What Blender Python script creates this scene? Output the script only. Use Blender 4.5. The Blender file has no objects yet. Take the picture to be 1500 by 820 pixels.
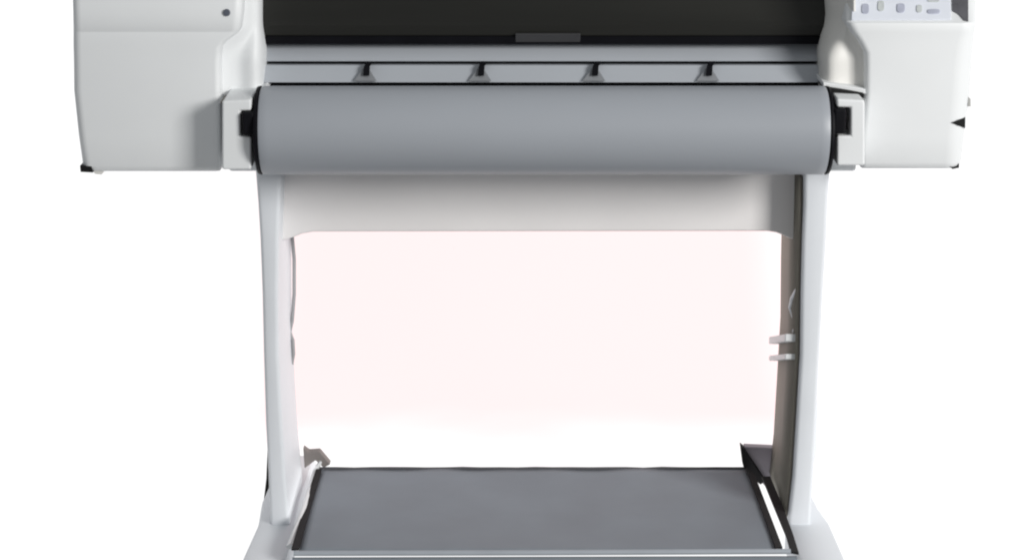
import bpy, bmesh, math, random
from mathutils import Vector, noise
random.seed(4)
S = bpy.context.scene
COL = S.collection
PI = math.pi

# ------------------------------------------------------------------ camera
PITCH = math.radians(16.0)
CAM = Vector((0.0, -3.40, 1.52))
FPX = 3050.0
cam_d = bpy.data.cameras.new('camera')
cam = bpy.data.objects.new('camera', cam_d)
COL.objects.link(cam)
cam.location = CAM
cam.rotation_euler = (PI / 2 - PITCH, 0, 0)
cam_d.sensor_width = 36.0
cam_d.lens = 36.0 * FPX / 1500.0
cam_d.clip_end = 60.0
S.camera = cam
FW = Vector((0, math.cos(PITCH), -math.sin(PITCH)))
UP = Vector((0, math.sin(PITCH), math.cos(PITCH)))


def at(px, py, Y):
    """measured point of the photograph -> metric point at depth Y"""
    d = FW * FPX + Vector((1, 0, 0)) * (px - 750.0) + UP * (410.0 - py)
    return CAM + d * ((Y - CAM.y) / d.y)


# ------------------------------------------------------------------ materials
def mat(name, color, rough=0.5, var=0.04, nscale=6.0, bump=0.0, bscale=300.0, spec=0.5, metal=0.0, rvar=0.1, stretch=(1, 1, 1)):
    m = bpy.data.materials.new(name)
    m.use_nodes = True
    nt = m.node_tree
    b = nt.nodes['Principled BSDF']
    tc = nt.nodes.new('ShaderNodeTexCoord')
    mp = nt.nodes.new('ShaderNodeMapping')
    mp.inputs['Scale'].default_value = stretch
    nt.links.new(tc.outputs['Object'], mp.inputs['Vector'])
    n = nt.nodes.new('ShaderNodeTexNoise')
    n.inputs['Scale'].default_value = nscale
    n.inputs['Detail'].default_value = 5.0
    nt.links.new(mp.outputs['Vector'], n.inputs['Vector'])
    r = nt.nodes.new('ShaderNodeValToRGB')
    c0 = [max(0, c * (1 - var)) for c in color]
    c1 = [min(1, c * (1 + var)) for c in color]
    r.color_ramp.elements[0].position = 0.3
    r.color_ramp.elements[1].position = 0.7
    r.color_ramp.elements[0].color = (*c0, 1)
    r.color_ramp.elements[1].color = (*c1, 1)
    nt.links.new(n.outputs['Fac'], r.inputs['Fac'])
    nt.links.new(r.outputs['Color'], b.inputs['Base Color'])
    mr = nt.nodes.new('ShaderNodeMapRange')
    mr.inputs['To Min'].default_value = max(0.02, rough - rvar)
    mr.inputs['To Max'].default_value = min(1, rough + rvar)
    nt.links.new(n.outputs['Fac'], mr.inputs['Value'])
    nt.links.new(mr.outputs['Result'], b.inputs['Roughness'])
    b.inputs['Specular IOR Level'].default_value = spec
    b.inputs['Metallic'].default_value = metal
    if bump > 0:
        n2 = nt.nodes.new('ShaderNodeTexNoise')
        n2.inputs['Scale'].default_value = bscale
        nt.links.new(mp.outputs['Vector'], n2.inputs['Vector'])
        bp = nt.nodes.new('ShaderNodeBump')
        bp.inputs['Strength'].default_value = bump
        bp.inputs['Distance'].default_value = 0.001
        nt.links.new(n2.outputs['Fac'], bp.inputs['Height'])
        nt.links.new(bp.outputs['Normal'], b.inputs['Normal'])
    return m


M = {}
M['white'] = mat('white_plastic', (0.775, 0.79, 0.80), 0.5, 0.02, 4, 0.15, 700)
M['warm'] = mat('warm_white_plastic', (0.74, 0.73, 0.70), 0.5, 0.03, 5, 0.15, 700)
M['panel'] = mat('panel_plastic', (0.73, 0.76, 0.83), 0.4, 0.03, 20)
M['key'] = mat('key_rubber', (0.42, 0.44, 0.53), 0.6, 0.1, 60)
M['keyg'] = mat('pale_key_rubber', (0.52, 0.55, 0.55), 0.6, 0.1, 60)
M['lcd'] = mat('display_glass', (0.10, 0.10, 0.11), 0.3, 0.2, 30)
M['black'] = mat('black_plastic', (0.003, 0.003, 0.005), 0.6, 0.2, 20, spec=0.15)
M['smoke'] = mat('smoked_window', (0.0125, 0.0125, 0.0105), 0.35, 0.15, 5, spec=0.35, stretch=(0.3, 1, 3))
M['grey'] = mat('grey_roll_plastic', (0.33, 0.35, 0.382), 0.42, 0.04, 4, 0.1, 500, stretch=(0.4, 1, 1))
M['platen'] = mat('platen_metal', (0.41, 0.435, 0.47), 0.45, 0.06, 8, stretch=(0.25, 1, 1))
M['leg'] = mat('painted_steel', (0.74, 0.765, 0.80), 0.5, 0.03, 6, 0.1, 500)
M['inner'] = mat('brown_shade', (0.20, 0.185, 0.155), 0.7, 0.12, 9)  # brown stands for shade, on the inner leg face and a bracket gap
M['sheet'] = mat('bin_cloth', (0.215, 0.24, 0.27), 0.75, 0.06, 10, 0.3, 900)
M['lip'] = mat('bin_lip', (0.36, 0.39, 0.43), 0.5, 0.06, 10)
M['char'] = mat('charcoal', (0.022, 0.021, 0.022), 0.8, 0.2, 30, spec=0.2)
M['dark'] = mat('dark_rubber', (0.008, 0.008, 0.008), 0.7, 0.2, 30, spec=0.2)


# ------------------------------------------------------------------ mesh helpers
def link(name, bm, m, parent=None, smooth=True, bevel=0.0, seg=3, angle=35):
    bmesh.ops.recalc_face_normals(bm, faces=bm.faces)
    me = bpy.data.meshes.new(name)
    bm.to_mesh(me)
    bm.free()
    o = bpy.data.objects.new(name, me)
    COL.objects.link(o)
    me.materials.append(m)
    if smooth:
        for p in me.polygons:
            p.use_smooth = True
    if bevel > 0:
        b = o.modifiers.new('bevel', 'BEVEL')
        b.width = bevel
        b.segments = seg
        b.limit_method = 'ANGLE'
        b.angle_limit = math.radians(30)
        b.harden_normals = True
    elif smooth:
        me.set_sharp_from_angle(angle=math.radians(angle))
    if parent:
        o.parent = parent
        o.matrix_parent_inverse = parent.matrix_world.inverted() if parent.type != 'EMPTY' else parent.matrix_basis.inverted()
    return o


def tag(o, label=None, cat=None, kind=None, group=None):
    for k, v in (('label', label), ('category', cat), ('kind', kind), ('group', group)):
        if v:
            o[k] = v
    return o


def box(bm, x0, x1, y0, y1, z0, z1):
    v = [bm.verts.new((x, y, z)) for z in (z0, z1) for x, y in ((x0, y0), (x1, y0), (x1, y1), (x0, y1))]
    for f in ((0, 1, 2, 3), (4, 5, 6, 7), (0, 1, 5, 4), (1, 2, 6, 5), (2, 3, 7, 6), (3, 0, 4, 7)):
        bm.faces.new([v[i] for i in f])


def prism(bm, front, back):
    """closed solid between two loops with equal counts"""
    a = [bm.verts.new(p) for p in front]
    b = [bm.verts.new(p) for p in back]
    n = len(a)
    bm.faces.new(a)
    bm.faces.new(b[::-1])
    for i in range(n):
        bm.faces.new((a[i], b[i], b[(i + 1) % n], a[(i + 1) % n]))


def loft(bm, loops):
    prev = None
    rows = []
    for lp in loops:
        cur = [bm.verts.new(p) for p in lp]
        rows.append(cur)
        if prev:
            n = len(cur)
            for i in range(n):
                bm.faces.new((prev[i], cur[i], cur[(i + 1) % n], prev[(i + 1) % n]))
        prev = cur
    bm.faces.new(rows[0])
    bm.faces.new(rows[-1][::-1])


def rrect(x0, x1, y0, y1, z, rl, rr, seg=6):
    """plan section with rounded front corners: rl at the left, rr at the right"""
    pts = []
    for cx, cy, r, a0 in ((x0 + rl, y0 + rl, rl, PI), (x1 - rr, y0 + rr, rr, 1.5 * PI)):
        for i in range(seg + 1):
            a = a0 + (PI / 2) * i / seg
            pts.append(Vector((cx + r * math.cos(a), cy + r * math.sin(a), z)))
    b = 0.01
    for cx, cy, a0 in ((x1 - b, y1 - b, 0), (x0 + b, y1 - b, PI / 2)):
        for i in range(4):
            a = a0 + (PI / 2) * i / 3
            pts.append(Vector((cx + b * math.cos(a), cy + b * math.sin(a), z)))
    return pts


def cyl(bm, c0, c1, r0, r1=None, n=48, cap=True):
    r1 = r0 if r1 is None else r1
    d = (Vector(c1) - Vector(c0)).normalized()
    u = d.orthogonal().normalized()
    w = d.cross(u)
    A = [bm.verts.new(Vector(c0) + (u * math.cos(2 * PI * i / n) + w * math.sin(2 * PI * i / n)) * r0) for i in range(n)]
    B = [bm.verts.new(Vector(c1) + (u * math.cos(2 * PI * i / n) + w * math.sin(2 * PI * i / n)) * r1) for i in range(n)]
    for i in range(n):
        bm.faces.new((A[i], A[(i + 1) % n], B[(i + 1) % n], B[i]))
    if cap:
        bm.faces.new(A[::-1])
        bm.faces.new(B)


def tube(bm, pts, r, n=10):
    rows = []
    for i, p in enumerate(pts):
        p = Vector(p)
        d = (Vector(pts[min(i + 1, len(pts) - 1)]) - Vector(pts[max(i - 1, 0)])).normalized()
        u = d.cross(Vector((0.13, 1, 0.07))).normalized()
        w = d.cross(u)
        rows.append([bm.verts.new(p + (u * math.cos(2 * PI * k / n) + w * math.sin(2 * PI * k / n)) * r) for k in range(n)])
    for a, b in zip(rows, rows[1:]):
        for k in range(n):
            bm.faces.new((a[k], a[(k + 1) % n], b[(k + 1) % n], b[k]))
    bm.faces.new(rows[0][::-1])
    bm.faces.new(rows[-1])


def interp(tab, t):
    if t <= tab[0][0]:
        return tab[0][1:]
    for a, b in zip(tab, tab[1:]):
        if t <= b[0]:
            f = (t - a[0]) / (b[0] - a[0])
            f = f * f * (3 - 2 * f)
            return tuple(x + (y - x) * f for x, y in zip(a[1:], b[1:]))
    return tab[-1][1:]


def sm(pts, k):
    """Catmull-Rom through a few plan points"""
    out = []
    P = [pts[0]] + list(pts) + [pts[-1]]
    for i in range(1, len(P) - 2):
        p0, p1, p2, p3 = P[i - 1:i + 3]
        for j in range(k):
            t = j / k
            out.append(tuple(0.5 * (2 * b + (c - a) * t + (2 * a - 5 * b + 4 * c - d) * t * t + (3 * b - a - 3 * c + d) * t ** 3)
                             for a, b, c, d in zip(p0, p1, p2, p3)))
    out.append(tuple(pts[-1]))
    return out


# ------------------------------------------------------------------ the plotter
plotter = bpy.data.objects.new('large_format_plotter', None)
plotter.location = (0.04, 0.1, 0)
COL.objects.link(plotter)
bpy.context.view_layer.update()
tag(plotter, 'white wide-format plotter with smoked window and keypad, standing on two pale legs', 'plotter')

YF = 0.01          # front plane of the two end housings
YB = 0.47          # back of the body


def housing(levels):
    """levels: photo row, left and right edge at the front, front depth, corner radii"""
    bm = bmesh.new()
    loops = []
    for py, xl, xr, yf, rl, rr in levels:
        a = at(xl, py, yf)
        b = at(xr, py, yf)
        loops.append(rrect(a.x, b.x, yf, YB, a.z, rl, rr))
    loft(bm, loops)
    return bm


LH = [(251, 124, 322, .022, .012, .008), (249, 121, 322, .014, .014, .008), (243, 119, 322, YF, .016, .008), (200, 113, 322, YF, .016, .008),
      (134, 106, 322, YF, .016, .009), (90, 105.5, 322, YF, .016, .010), (70, 105, 324, YF, .016, .010), (60, 105, 333, YF, .016, .012),
      (51, 105, 346, YF + .001, .016, .013), (48, 105, 349, YF + .0014, .016, .014), (46.5, 105, 350, YF + .0014, .016, .014), (44, 105, 351, YF - .001, .016, .014),
      (20, 104.5, 354, YF, .016, .014), (0, 104, 355, YF + .003, .016, .014), (-40, 104, 356, YF + .02, .016, .014), (-80, 105, 357, YF + .055, .018, .016),
      (-105, 107, 357, YF + .10, .02, .018), (-118, 111, 354, YF + .16, .02, .018)]
h1 = link('end_housing', housing(LH), M['white'], plotter, angle=40)
tag(h1, 'plain housing with a single small round button near its inner edge')

RH = [(247, 1262, 1408, .022, .008, .03), (245, 1262, 1411, .014, .008, .032), (238, 1262, 1414, YF, .008, .034), (200, 1264, 1419, YF, .008, .036),
      (150, 1268, 1426, YF, .009, .038), (100, 1268, 1430, YF, .01, .038), (78, 1267, 1431, YF, .011, .036), (62, 1258, 1432, YF, .013, .034),
      (48, 1247, 1433, YF, .015, .03), (38, 1242, 1434, YF - .001, .016, .028), (34, 1241, 1434, YF + .001, .016, .028), (32, 1241, 1434, YF + .006, .016, .027),
      (0, 1240, 1434, YF + .045, .016, .025), (-40, 1240, 1434, YF + .095, .016, .025), (-80, 1241, 1433, YF + .15, .018, .02), (-100, 1243, 1430, YF + .20, .02, .02)]
h2 = link('end_housing', housing(RH), M['white'], plotter, angle=40)
tag(h2, 'brighter housing that carries the sloped control panel')


def cheek(low, high, y_mid, y_w, rows, flip=False):
    """inner cheek of a housing: scooped lower part that runs into a plain upper part"""
    bm = bmesh.new()
    grid = []
    for py in rows:
        f = min(1, max(0, (py - (y_mid - y_w)) / (2 * y_w)))
        f = f * f * (3 - 2 * f)
        pl = [tuple(h + (l - h) * f for l, h in zip(a, b)) for a, b in zip(low, high)]
        z = at(750, py, 0.06).z
        line = []
        for px, Y in sm(pl, 6):
            # width follows the photo row at that depth, height stays level
            q = at(px, py, Y)
            line.append(bm.verts.new((q.x, Y, z)))
        grid.append(line)
    for a, b in zip(grid, grid[1:]):
        for i in range(len(a) - 1):
            bm.faces.new((a[i], a[i + 1], b[i + 1], b[i]))
    # close the lower edge back to a level shelf
    return bm


rowsL = [145, 143, 140, 130, 120, 110, 100, 92, 84, 76, 70, 64, 58, 52, 46, 40, 32, 24, 12, 0, -20, -50, -90]
c1 = link('recess_cheek', cheek([(300, .035), (324, .046), (350, .054), (376, .052), (388, .11), (391, .22)],
                                [(322, .03), (354, .050), (368, .065), (378, .075), (383, .11), (384, .22)], 62, 26, rowsL), M['white'], plotter)
sol = c1.modifiers.new('thickness', 'SOLIDIFY'); sol.thickness = .004; sol.offset = 0
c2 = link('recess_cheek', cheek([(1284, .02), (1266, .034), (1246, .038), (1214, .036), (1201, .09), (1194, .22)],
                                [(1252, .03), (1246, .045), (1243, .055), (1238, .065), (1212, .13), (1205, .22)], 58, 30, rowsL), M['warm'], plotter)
sol = c2.modifiers.new('thickness', 'SOLIDIFY'); sol.thickness = .004; sol.offset = 0

# ledges beneath the cheeks and the brackets that carry the roll
YBR = -0.052


def bracket(x_out, x_mid, x_in, yt, yb, ky0, ky1):
    """C-shaped bracket open towards the roll"""
    bm = bmesh.new()
    pts = [(x_out, yt), (x_in, yt - 2), (x_in, ky0), (x_mid, ky0), (x_mid, ky1), (x_in, ky1), (x_in, yb), (x_out, yb)]
    fr = [at(px, py, YBR) for px, py in pts]
    bk = [Vector((p.x, 0.10, p.z)) for p in fr]
    prism(bm, fr, bk)
    return bm


b1 = link('roll_bracket', bracket(325, 352, 368, 148, 249, 163, 200), M['white'], plotter, bevel=.004)
b2 = link('roll_bracket', bracket(1267, 1246, 1226, 147, 243, 158, 199), M['white'], plotter, bevel=.004)
for (xa, xb, y0, y1) in ((323, 384, 143.5, 146), (1209, 1266, 131, 140)):
    bm = bmesh.new()
    if xa > 700:
        pts = [(xa, 128), (xb - 20, 134), (xb, 138), (xb, 144), (xb - 20, 140), (xa, 134)]
    else:
        pts = [(xa, 149), (338, 144), (xb, 140), (xb, 142.5), (338, 147), (xa, 152)]
    fr = [at(px, py, 0.0) for px, py in pts]
    bk = [Vector((p.x, 0.08, p.z)) for p in fr]
    prism(bm, fr, bk)
    link('shadow_gap', bm, M['dark'] if xa > 700 else M['inner'], plotter, smooth=False)  # solid dark strip in place of the shade in the gap
for (xa, xb, pts) in ((0, 0, [(318, 150), (340, 141), (386, 132), (388, 140), (340, 144.5), (318, 154)]), (0, 0, [(1206, 121), (1246, 127), (1268, 131), (1268, 138.5), (1246, 134), (1206, 128)])):
    bm = bmesh.new()
    fr = [at(px, py, 0.012) for px, py in pts]
    bk = [Vector((p.x, 0.12, p.z)) for p in fr]
    prism(bm, fr, bk)
    link('bracket_ledge', bm, M['white'], plotter, bevel=.0015)

# button, small marks
bm = bmesh.new()
p = at(332, 19, YF - .001)
cyl(bm, p + Vector((0, .01, 0)), p + Vector((0, -.002, 0)), .0062, .0058, 24)
link('button', bm, mat('button_grey', (0.09, 0.10, 0.13), 0.5, 0.1, 60), h1, bevel=.001)


# sub-slots on the outer side of the keypad housing
def wedge(px, Y0, Y1, parent, name, m):
    bm = bmesh.new()
    fr = [at(p[0], p[1], p[2] if len(p) > 2 else Y0) for p in px]
    bk = [Vector((q.x, Y1, q.z)) for q in fr]
    prism(bm, fr, bk)
    return link(name, bm, m, parent, smooth=False)


wedge([(1393, 180, .009), (1403, 176, .012), (1414, 172, .024), (1414, 188, .024), (1403, 184, .012)], .012, .05, h2, 'latch_slot', M['dark'])
wedge([(1418, 142, .028), (1422, 145, .034), (1422, 157, .034), (1418, 156, .028)], .018, .05, h2, 'latch_slot', mat('slot_grey', (0.35, 0.35, 0.34), 0.6))
wedge([(1390, 243, .014), (1405, 240, .026), (1405, 246, .026), (1395, 248, .018)], .016, .05, h2, 'rubber_bumper', M['dark'])
wedge([(117, 243), (134, 244), (136, 253), (118, 252)], .010, .05, h1, 'rubber_bumper', M['dark'])
wedge([(136, 250), (152, 250), (149, 256), (139, 255)], .020, .05, h1, 'rubber_bumper', M['warm'])


# control panel -----------------------------------------------------------
def on_panel(px, py, lift=0.0):
    Y = YF + .006 + (32 - py) / 32 * .039
    q = at(px, py, Y)
    n = Vector((0, -0.70, 0.71))
    return q + n * lift


def plate(pts, t, name, m, parent, lift0=-.003, bevel=0.0):
    bm = bmesh.new()
    prism(bm, [on_panel(a, b, t) for a, b in pts], [on_panel(a, b, lift0) for a, b in pts])
    return link(name, bm, m, parent, smooth=bevel > 0, bevel=bevel)


cp = plate([(1247, 30), (1393, 30), (1390, -38), (1249, -38)], .0025, 'control_panel', M['panel'], plotter, bevel=.0012)
for px, py, w, h, m in ((1267, 15, 10, 13, 'key'), (1290, 11, 9, 14, 'keyg'), (1319, 14, 11, 12, 'key'), (1346, 15, 8, 10, 'keyg'), (1367, 19, 17, 6, 'key'),
                        (1367, 3, 16, 4, 'keyg'), (1267, -14, 10, 10, 'key'), (1290, -14, 10, 10, 'keyg'), (1319, -14, 10, 10, 'key')):
    plate([(px + w * .55 * math.copysign(abs(math.cos(t)) ** .6, math.cos(t)), py + h * .55 * math.copysign(abs(math.sin(t)) ** .6, math.sin(t))) for t in [PI * 2 * i / 20 for i in range(20)]], .0045, 'key', M[m], cp, 0.0, .001)
plate([(1412, 31), (1418, 32), (1418, -36), (1394, -36), (1395, 17), (1404, 22)], .0022, 'display', M['lcd'], cp, -.004)

# window, platen, central body ----------------------------------------------
XL, XR = 376, 1214


def strip(profile, x0, x1, name, m, parent, bevel=0.0, n=1, back=0.0):
    """profile: (photo row, depth) points, extruded across the machine between x0 and x1"""
    bm = bmesh.new()
    xa = at(x0, profile[0][0], profile[0][1]).x
    xb = at(x1, profile[0][0], profile[0][1]).x
    pr = [at(750, py, Y) for py, Y in profile]
    prism(bm, [Vector((xa, p.y, p.z)) for p in pr], [Vector((xb, p.y, p.z)) for p in pr])
    return link(name, bm, m, parent, bevel=bevel, angle=30)


win = strip([(63, .155), (59, .135), (52, .128), (38, .127), (34, .131), (30, .135), (0, .150), (-35, .175), (-80, .23), (-84, .26), (-30, .22), (40, .19), (63, .18)], XL, XR, 'window', M['smoke'], plotter)
strip([(63, .126), (50, .118), (49, .124), (52, .135), (62, .14)], 755, 850, 'window_handle', mat('handle_grey', (0.05, 0.05, 0.053), .5), win, bevel=.001)
strip([(65, .126), (54, .1235), (53, .13), (64, .15)], XL + 3, XR - 2, 'window_lower_strip', M['black'], win)  # black strip along the lower edge of the window
pl = strip([(90, .125), (64, .150), (58, .160), (60, .20), (100, .20), (91, .15)], XL + 10, XR - 8, 'platen', M['platen'], plotter)
pl2 = strip([(121, .080), (96, .105), (94, .12), (100, .16), (121, .16)], XL + 10, XR - 8, 'output_guide', M['platen'], plotter)
strip([(134, .095), (85, .165), (85, .185), (134, .185)], XL + 6, XR - 4, 'drive_slot', M['black'], plotter)
for px in (535, 703, 870, 1037):
    bm = bmesh.new()
    prism(bm, [at(px - 17, 119, .076), at(px + 17, 119, .076), at(px + 5, 103, .088), at(px - 4, 103, .088)],
          [at(px - 13, 117, .095), at(px + 13, 117, .095), at(px + 5, 100, .105), at(px - 4, 100, .105)])
    lv = link('pinch_lever', bm, mat('lever_grey', (0.22, 0.23, 0.245), .5), pl2, smooth=False)
    bm = bmesh.new()
    prism(bm, [at(px - 3, 111, .076), at(px + 6, 111, .076), at(px + 7, 97, .088), at(px + 12, 90, .10), at(px + 2, 90, .10), at(px - 2, 98, .088)],
          [at(px - 3, 111, .10), at(px + 6, 111, .10), at(px + 7, 97, .11), at(px + 12, 90, .12), at(px + 2, 90, .12), at(px - 2, 98, .11)])
    link('lever_pin', bm, M['black'], lv, smooth=False)

bm = bmesh.new()
za = at(750, 250, .2).z
zt = at(750, -118, .3).z
box(bm, at(330, 100, .2).x, at(1260, 100, .2).x, .19, YB - .01, za, zt - .05)
link('chassis', bm, M['white'], plotter, bevel=.006)
bm = bmesh.new()
xa, xb = at(345, -90, .3).x, at(1255, -90, .3).x
prism(bm, [Vector((xa, y, z)) for y, z in ((.21, zt - .048), (.225, zt - .02), (.27, zt), (.42, zt - .004), (.455, zt - .03), (.455, zt - .048))],
      [Vector((xb, y, z)) for y, z in ((.21, zt - .048), (.225, zt - .02), (.27, zt), (.42, zt - .004), (.455, zt - .03), (.455, zt - .048))])
link('hood', bm, M['white'], plotter, bevel=.004)

# ------------------------------------------------------------------ stand
YL0, YL1 = .08, .32


def leg(levels, name='leg'):
    bm = bmesh.new()
    loops = []
    for py, x0, x1, y0, y1 in levels:
        a = at(x0, py, y0)
        b = at(x1, py, y0)
        r = .007
        loops.append(rrect(a.x, b.x, y0, y1, a.z, r, r, 4))
    loft(bm, loops)
    return bm


lg1 = link('leg', leg([(250, 374, 411, YL0, YL1), (300, 378, 410, YL0, YL1), (350, 381, 408, YL0, YL1), (430, 384, 407, YL0, YL1), (520, 386, 408, YL0, YL1),
                       (620, 389, 413, YL0, YL1), (700, 393, 418, YL0, YL1), (760, 395, 424, YL0, YL1), (790, 395, 426, YL0, YL1)]), M['leg'], plotter)
lg2 = link('leg', leg([(250, 1178, 1216, YL0, YL1), (300, 1178, 1213, YL0, YL1), (350, 1176, 1211, YL0, YL1), (430, 1174, 1206, YL0, YL1), (520, 1173, 1201, YL0, YL1),
                       (620, 1167, 1196, YL0, YL1), (700, 1162, 1192, YL0, YL1), (760, 1155, 1188, YL0, YL1), (790, 1154, 1188, YL0, YL1)]), M['leg'], plotter)
# added plate, coloured as the shaded inner face of the leg under the keypad
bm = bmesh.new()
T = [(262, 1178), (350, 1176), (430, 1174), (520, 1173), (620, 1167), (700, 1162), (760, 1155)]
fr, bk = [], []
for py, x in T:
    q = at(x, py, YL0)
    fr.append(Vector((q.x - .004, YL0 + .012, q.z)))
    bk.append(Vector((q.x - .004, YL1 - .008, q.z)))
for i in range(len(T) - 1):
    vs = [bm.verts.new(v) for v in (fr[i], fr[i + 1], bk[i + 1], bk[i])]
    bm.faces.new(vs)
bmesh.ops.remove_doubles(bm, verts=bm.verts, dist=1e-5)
ip = link('inner_shade_plate', bm, M['inner'], lg2)
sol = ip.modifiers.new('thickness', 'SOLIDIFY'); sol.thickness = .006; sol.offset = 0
tag(ip, 'inner face of the leg with its shade painted brown')


def foot(pts, name='foot'):
    """pts: (Y, left x, right x, top z) sections"""
    bm = bmesh.new()
    loops = []
    for Y, x0, x1, z in pts:
        b = .008
        loops.append([Vector((x0, Y, .012)), Vector((x0, Y, z - b)), Vector((x0 + b * .3, Y, z - b * .3)), Vector((x0 + b, Y, z)),
                      Vector((x1 - b, Y, z)), Vector((x1 - b * .3, Y, z - b * .3)), Vector((x1, Y, z - b)), Vector((x1, Y, .012))])
    loft(bm, loops)
    return bm


def fx(px, py, Y):
    return at(px, py, Y).x


zf = at(750, 768, YL0).z
f1 = link('foot', foot([(-.34, fx(352, 820, -.05) - .004, fx(414, 820, -.05) - .004, zf - .055), (-.32, fx(352, 820, -.05) - .003, fx(416, 820, -.05) - .002, zf - .03),
                        (-.05, fx(356, 820, -.05), fx(422, 820, -.05), zf - .004), (YL0 + .01, fx(377, 768, YL0), fx(432, 768, YL0), zf), (.2, fx(384, 740, .2), fx(440, 740, .2), zf),
                        (.48, fx(388, 740, .2), fx(440, 740, .2), zf - .02), (.52, fx(388, 740, .2), fx(440, 740, .2), zf - .05)]), M['leg'], plotter)
f2 = link('foot', foot([(-.34, fx(1172, 820, -.05), fx(1240, 820, -.05), zf - .055), (-.32, fx(1171, 820, -.05), fx(1240, 820, -.05), zf - .03),
                        (-.05, fx(1168, 820, -.05), fx(1237, 820, -.05), zf - .004), (YL0 + .01, fx(1152, 768, YL0), fx(1217, 768, YL0), zf), (.16, fx(1150, 740, .2), fx(1196, 720, .2), zf),
                        (.48, fx(1150, 740, .2), fx(1190, 740, .2), zf - .02), (.52, fx(1150, 740, .2), fx(1190, 740, .2), zf - .05)]), M['leg'], plotter)
for f in (f1, f2):
    bb = [Vector(c) for c in f.bound_box]
    x0, x1 = min(b.x for b in bb), max(b.x for b in bb)
    for y in (-.30, .46):
        bm = bmesh.new()
        cyl(bm, ((x0 + x1) / 2, y, 0.0), ((x0 + x1) / 2, y, .014), .022, .02, 24)
        link('rubber_pad', bm, M['dark'], f)
# rear struts seen as dark slivers beside the legs
wedge([(392, 650), (395, 700), (398, 758), (381, 757), (386, 735), (390, 700)], .30, .31, lg1, 'rear_strut', M['dark'])
wedge([(1195, 590), (1198, 590), (1196, 660), (1190, 690), (1186, 690)], .30, .31, lg2, 'rear_strut', M['leg'])

# crossbar panel with flared ends
YC = .15
bm = bmesh.new()
top = [(1196, 246), (398, 246)]
bl = [(400, 353), (418, 352), (430, 348), (442, 343), (458, 340)]
br = [(1124, 339), (1137, 341), (1147, 345), (1158, 350), (1180, 353)]
pts = top + bl + br
fr = [at(a, b, YC) for a, b in pts]
bk = [Vector((q.x, YC + .07, q.z)) for q in fr]
prism(bm, fr, bk)
cb = link('cross_panel', bm, mat('cross_panel_paint', (0.86, 0.835, 0.83), .5, .03, 6), plotter, bevel=.004)

# cables / clips on the legs
bm = bmesh.new()
tube(bm, [at(428, 346, .285), at(431, 380, .288), at(431, 430, .288), at(428, 470, .285), at(424, 486, .283), at(421, 505, .28), at(423, 524, .28), at(428, 532, .28), at(430, 518, .28), at(429, 498, .28), at(424, 486, .28)], .0034)
link('cable', bm, mat('cable_grey', (.36, .36, .37), .5), lg1)
bm = bmesh.new()
tube(bm, [at(1172, 410, .10), at(1168, 424, .11), at(1161, 436, .14), at(1158, 450, .17), at(1163, 464, .15), at(1167, 478, .14), at(1163, 486, .13)], .0042)
link('cable', bm, M['leg'], lg2)
for py, h, x0, x1 in ((470, 11, 1131, 1172), (497, 8, 1136, 1166)):
    bm = bmesh.new()
    a, b = at(x0, py + h / 2, .285), at(x1, py - h / 2, .10)
    zz0, zz1 = at(1150, py + h / 2, .2).z, at(1150, py - h / 2, .2).z
    xin = min(at(1170, py, YL0).x, 9)
    prism(bm, [Vector((xin - .02, .10, zz0)), Vector((xin + .004, .10, zz0)), Vector((xin + .004, .10, zz1)), Vector((xin - .02, .10, zz1))],
          [Vector((xin - .02, .32, zz0 - .075)), Vector((xin + .004, .32, zz0 - .075)), Vector((xin + .004, .32, zz1 - .075)), Vector((xin - .02, .32, zz1 - .075))])
    link('cable_clip', bm, M['white'], lg2, bevel=.002)

# ------------------------------------------------------------------ media bin
YB0, YB1 = .30, -.09
bl_, br_ = at(468, 687, YB0), at(1094, 687, YB0)
fl_, fr_ = at(438, 806, YB1), at(1138, 806, YB1)
bm = bmesh.new()
NX, NY = 60, 24
g = []
for j in range(NY + 1):
    v = j / NY
    row = []
    for i in range(NX + 1):
        u = i / NX
        p = bl_.lerp(br_, u).lerp(fl_.lerp(fr_, u), v)
        sag = -.006 * math.sin(PI * v) * (4 * u * (1 - u)) ** .4
        wob = .0022 * noise.noise(Vector((u * 7, v * 2.2, 3.1))) + (.0035 * noise.noise(Vector((u * 9, 0, 7))) * (1 - v) ** 3)
        row.append(bm.verts.new(p + Vector((0, 0, sag + wob))))
    g.append(row)
for a, b in zip(g, g[1:]):
    for i in range(NX):
        bm.faces.new((a[i], a[i + 1], b[i + 1], b[i]))
mb = link('media_bin', bm, M['sheet'], plotter)
sol = mb.modifiers.new('thickness', 'SOLIDIFY'); sol.thickness = .003; sol.offset = -1
tag(mb, 'grey cloth catch tray slung low between the two feet')
bm = bmesh.new()
tube(bm, [at(430, 810, YB1 - .004), at(790, 809, YB1 - .004), at(1158, 807, YB1 - .004)], .0045, 12)
link('front_rod', bm, M['lip'], mb)
bm = bmesh.new()
q0, q1 = at(428, 817, YB1 + .004), at(1168, 815, YB1 + .004)
prism(bm, [q0, q1, Vector((q1.x, q1.y, .03)), Vector((q0.x, q0.y, .03))], [v + Vector((0, .004, 0)) for v in (q0, q1, Vector((q1.x, q1.y, .03)), Vector((q0.x, q0.y, .03)))])
link('front_flap', bm, M['sheet'], mb, smooth=False)
# side rails: white one on the left beside a painted shadow strip, black one on the right with an open gap
bm = bmesh.new()
tube(bm, [at(472, 671, .32), at(462, 690, .29), at(445, 745, .10), at(424, 800, -.06)], .0052)
link('side_rail', bm, M['white'], mb)


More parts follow.
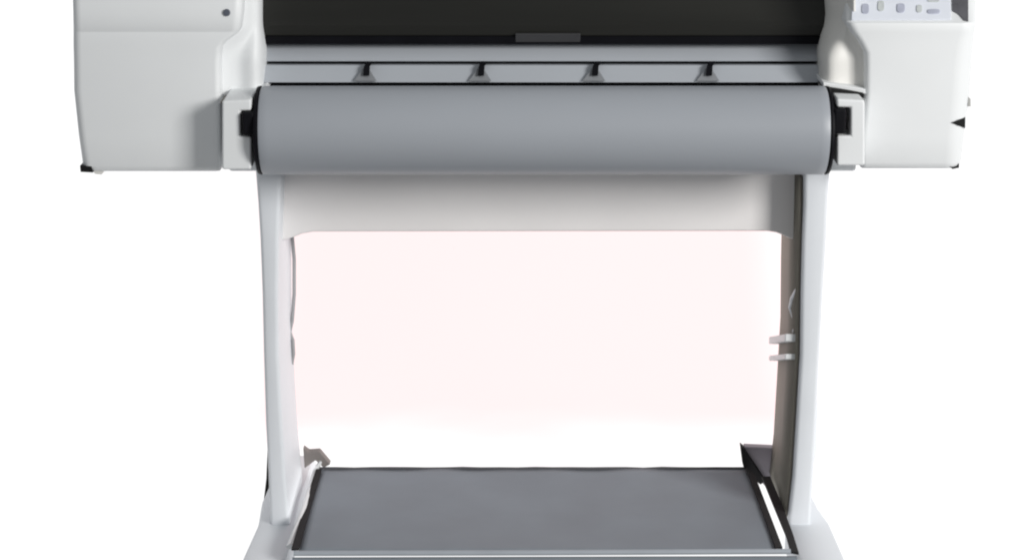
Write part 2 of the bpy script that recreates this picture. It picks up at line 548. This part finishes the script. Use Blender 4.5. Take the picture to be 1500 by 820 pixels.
def ribbon(left, right, name, m, parent, th=.004, lift=.004):
    """band between two edges; depth runs with the photo row as the tray does"""
    bm = bmesh.new()

    def pt(a, b):
        return at(a, b, .29 - (b - 690) / 116 * .37) + Vector((0, 0, lift))
    A = [pt(*q) for q in left]
    B = [pt(*q) for q in right]
    loops = [[a, b, b - Vector((0, 0, th)), a - Vector((0, 0, th))] for a, b in zip(A, B)]
    loft(bm, loops)
    return link(name, bm, m, parent, smooth=False)


ribbon([(463, 692), (446, 745), (427, 809)], [(471, 692), (456, 745), (438, 809)], 'side_strip', M['char'], mb, lift=.008)  # dark strip puts the shadow beside the white rail into colour
ribbon([(1092, 690), (1113, 745), (1136, 808)], [(1105, 700), (1124, 750), (1146, 808)], 'side_strip', M['char'], mb, lift=.009)
ribbon([(1116, 700), (1133, 742), (1152, 788), (1158, 810)], [(1128, 700), (1146, 742), (1162, 786), (1170, 812)], 'side_rail', M['char'], mb)


def nub(pts, Y0, Y1, name, m):
    bm = bmesh.new()
    fr = [at(a, b, Y0) for a, b in pts]
    prism(bm, fr, [Vector((v.x, Y1, v.z)) for v in fr])
    return link(name, bm, m, mb, bevel=.002)


nub([(444, 656), (452, 662), (468, 661), (484, 680), (474, 685), (462, 674), (446, 686)], .31, .33, 'corner_bracket', mat('bracket_taupe', (.20, .18, .17), .6))
nub([(1090, 654), (1134, 656), (1142, 742), (1124, 716), (1104, 692), (1094, 666)], .31, .33, 'corner_bracket', mat('bracket_lilac', (.34, .31, .35), .6))

nub([(1085, 653), (1091, 658), (1103, 676), (1122, 704), (1114, 710), (1101, 698), (1089, 684)], .30, .325, 'corner_bracket', M['char'])
bm = bmesh.new()
tube(bm, [at(466 + 636 * i / 24, 686 + 1.6 * noise.noise(Vector((i * .7, 2, 0))), YB0 + .004) for i in range(25)], .0035, 8)
link('back_rod', bm, mat('rod_grey', (.07, .072, .08), .6), mb)

# ------------------------------------------------------------------ the roll
roll = bpy.data.objects.new('media_roll', None)
cA = at(374, 192, -.06)
cB = at(1220, 190, -.06)
zc = at(750, 191, 0.0).z
roll.location = ((cA.x + cB.x) / 2, 0, zc)
COL.objects.link(roll)
bpy.context.view_layer.update()
tag(roll, 'long grey roll with black end flanges held across the front of the plotter', 'media roll')
R = .0735
bm = bmesh.new()
n = 96
rows = []
for x, r in ((cA.x + .004, R - .004), (cA.x + .005, R - .0015), (cA.x + .0085, R), (cA.x + .02, R), (cB.x - .02, R), (cB.x - .0085, R), (cB.x - .005, R - .0015), (cB.x - .004, R - .004)):
    rows.append([bm.verts.new((x, r * math.sin(2 * PI * i / n), zc + r * math.cos(2 * PI * i / n))) for i in range(n)])
for a, b in zip(rows, rows[1:]):
    for i in range(n):
        bm.faces.new((a[i], a[(i + 1) % n], b[(i + 1) % n], b[i]))
bm.faces.new(rows[0]); bm.faces.new(rows[-1][::-1])
link('roll_body', bm, M['grey'], roll)
for x, s in ((cA.x, -1), (cB.x, 1)):
    bm = bmesh.new()
    cyl(bm, (x - s * .003, 0, zc), (x + s * .0025, 0, zc), R + .0005, R - .001, 64)
    link('end_flange', bm, M['black'], roll, bevel=.001)
    bm = bmesh.new()
    xa, xb = sorted((x + s * .001, x + s * .021))
    box(bm, xa, xb, -.062, .02, at(750, 199 if s < 0 else 197, -.062).z, at(750, 165 if s < 0 else 160, -.062).z)
    link('spindle_end', bm, M['black'], roll, bevel=.004)

# ------------------------------------------------------------------ white sweep, self-glowing
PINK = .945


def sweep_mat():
    m = bpy.data.materials.new('glowing_white_sweep')
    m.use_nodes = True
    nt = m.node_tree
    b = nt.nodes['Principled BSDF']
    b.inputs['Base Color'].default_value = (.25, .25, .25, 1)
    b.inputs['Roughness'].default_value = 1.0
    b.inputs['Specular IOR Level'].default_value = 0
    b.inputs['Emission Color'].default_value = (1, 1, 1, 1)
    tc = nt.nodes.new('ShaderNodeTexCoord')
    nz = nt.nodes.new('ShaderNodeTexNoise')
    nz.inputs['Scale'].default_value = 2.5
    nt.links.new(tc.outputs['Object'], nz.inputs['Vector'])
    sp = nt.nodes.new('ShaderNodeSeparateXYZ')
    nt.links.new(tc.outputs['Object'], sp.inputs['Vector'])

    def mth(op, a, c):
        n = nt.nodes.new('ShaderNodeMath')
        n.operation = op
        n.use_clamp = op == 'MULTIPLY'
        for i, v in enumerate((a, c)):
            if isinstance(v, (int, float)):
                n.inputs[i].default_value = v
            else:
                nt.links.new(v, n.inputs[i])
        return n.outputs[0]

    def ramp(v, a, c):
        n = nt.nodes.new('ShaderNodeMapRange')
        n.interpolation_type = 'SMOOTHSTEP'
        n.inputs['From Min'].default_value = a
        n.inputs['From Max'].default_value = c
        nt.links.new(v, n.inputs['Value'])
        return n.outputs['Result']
    nt.links.new(mth('MULTIPLY', ramp(sp.outputs['Y'], -.22, .02), .95), b.inputs['Emission Strength'])  # added glow keeps the sweep white and shadowless, fading out towards the front
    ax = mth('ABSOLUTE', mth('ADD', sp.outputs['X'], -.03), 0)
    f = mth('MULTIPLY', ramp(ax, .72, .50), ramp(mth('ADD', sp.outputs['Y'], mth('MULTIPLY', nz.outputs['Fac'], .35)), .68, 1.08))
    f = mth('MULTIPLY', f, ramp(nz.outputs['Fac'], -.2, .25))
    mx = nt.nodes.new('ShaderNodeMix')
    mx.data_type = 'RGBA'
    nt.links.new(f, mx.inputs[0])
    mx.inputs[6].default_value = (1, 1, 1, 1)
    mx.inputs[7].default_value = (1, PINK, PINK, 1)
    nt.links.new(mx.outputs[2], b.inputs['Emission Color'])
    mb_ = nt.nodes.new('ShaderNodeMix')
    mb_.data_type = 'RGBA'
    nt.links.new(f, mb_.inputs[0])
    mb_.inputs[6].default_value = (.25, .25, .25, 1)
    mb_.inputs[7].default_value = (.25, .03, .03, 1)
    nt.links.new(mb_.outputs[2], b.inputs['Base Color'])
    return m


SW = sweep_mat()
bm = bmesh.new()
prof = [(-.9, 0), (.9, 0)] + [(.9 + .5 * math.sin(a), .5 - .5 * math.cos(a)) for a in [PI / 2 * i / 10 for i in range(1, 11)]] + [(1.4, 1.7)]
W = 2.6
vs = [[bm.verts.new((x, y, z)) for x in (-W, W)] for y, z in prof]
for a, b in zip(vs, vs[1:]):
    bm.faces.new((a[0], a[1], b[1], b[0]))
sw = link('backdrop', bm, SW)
tag(sw, kind='structure')

# ------------------------------------------------------------------ light
w = bpy.data.worlds.new('World')
S.world = w
w.use_nodes = True
w.node_tree.nodes['Background'].inputs['Color'].default_value = (.95, .98, 1.0, 1)
w.node_tree.nodes['Background'].inputs['Strength'].default_value = 0.33


def area(name, loc, target, size, power, col=(1, 1, 1)):
    l = bpy.data.lights.new(name, 'AREA')
    l.energy = power
    l.size = size
    l.color = col
    o = bpy.data.objects.new(name, l)
    COL.objects.link(o)
    o.location = loc
    o.rotation_euler = (Vector(target) - Vector(loc)).to_track_quat('-Z', 'Y').to_euler()
    return o


area('key_lamp', (4.2, -4.0, 2.75), (0.1, 0, .6), 1.8, 320, (1, .985, .96))

S.view_settings.view_transform = 'Standard'
S.view_settings.look = 'None'
S.view_settings.exposure = 0
S.cycles.filter_width = 2.2
S.cycles.max_bounces = 6
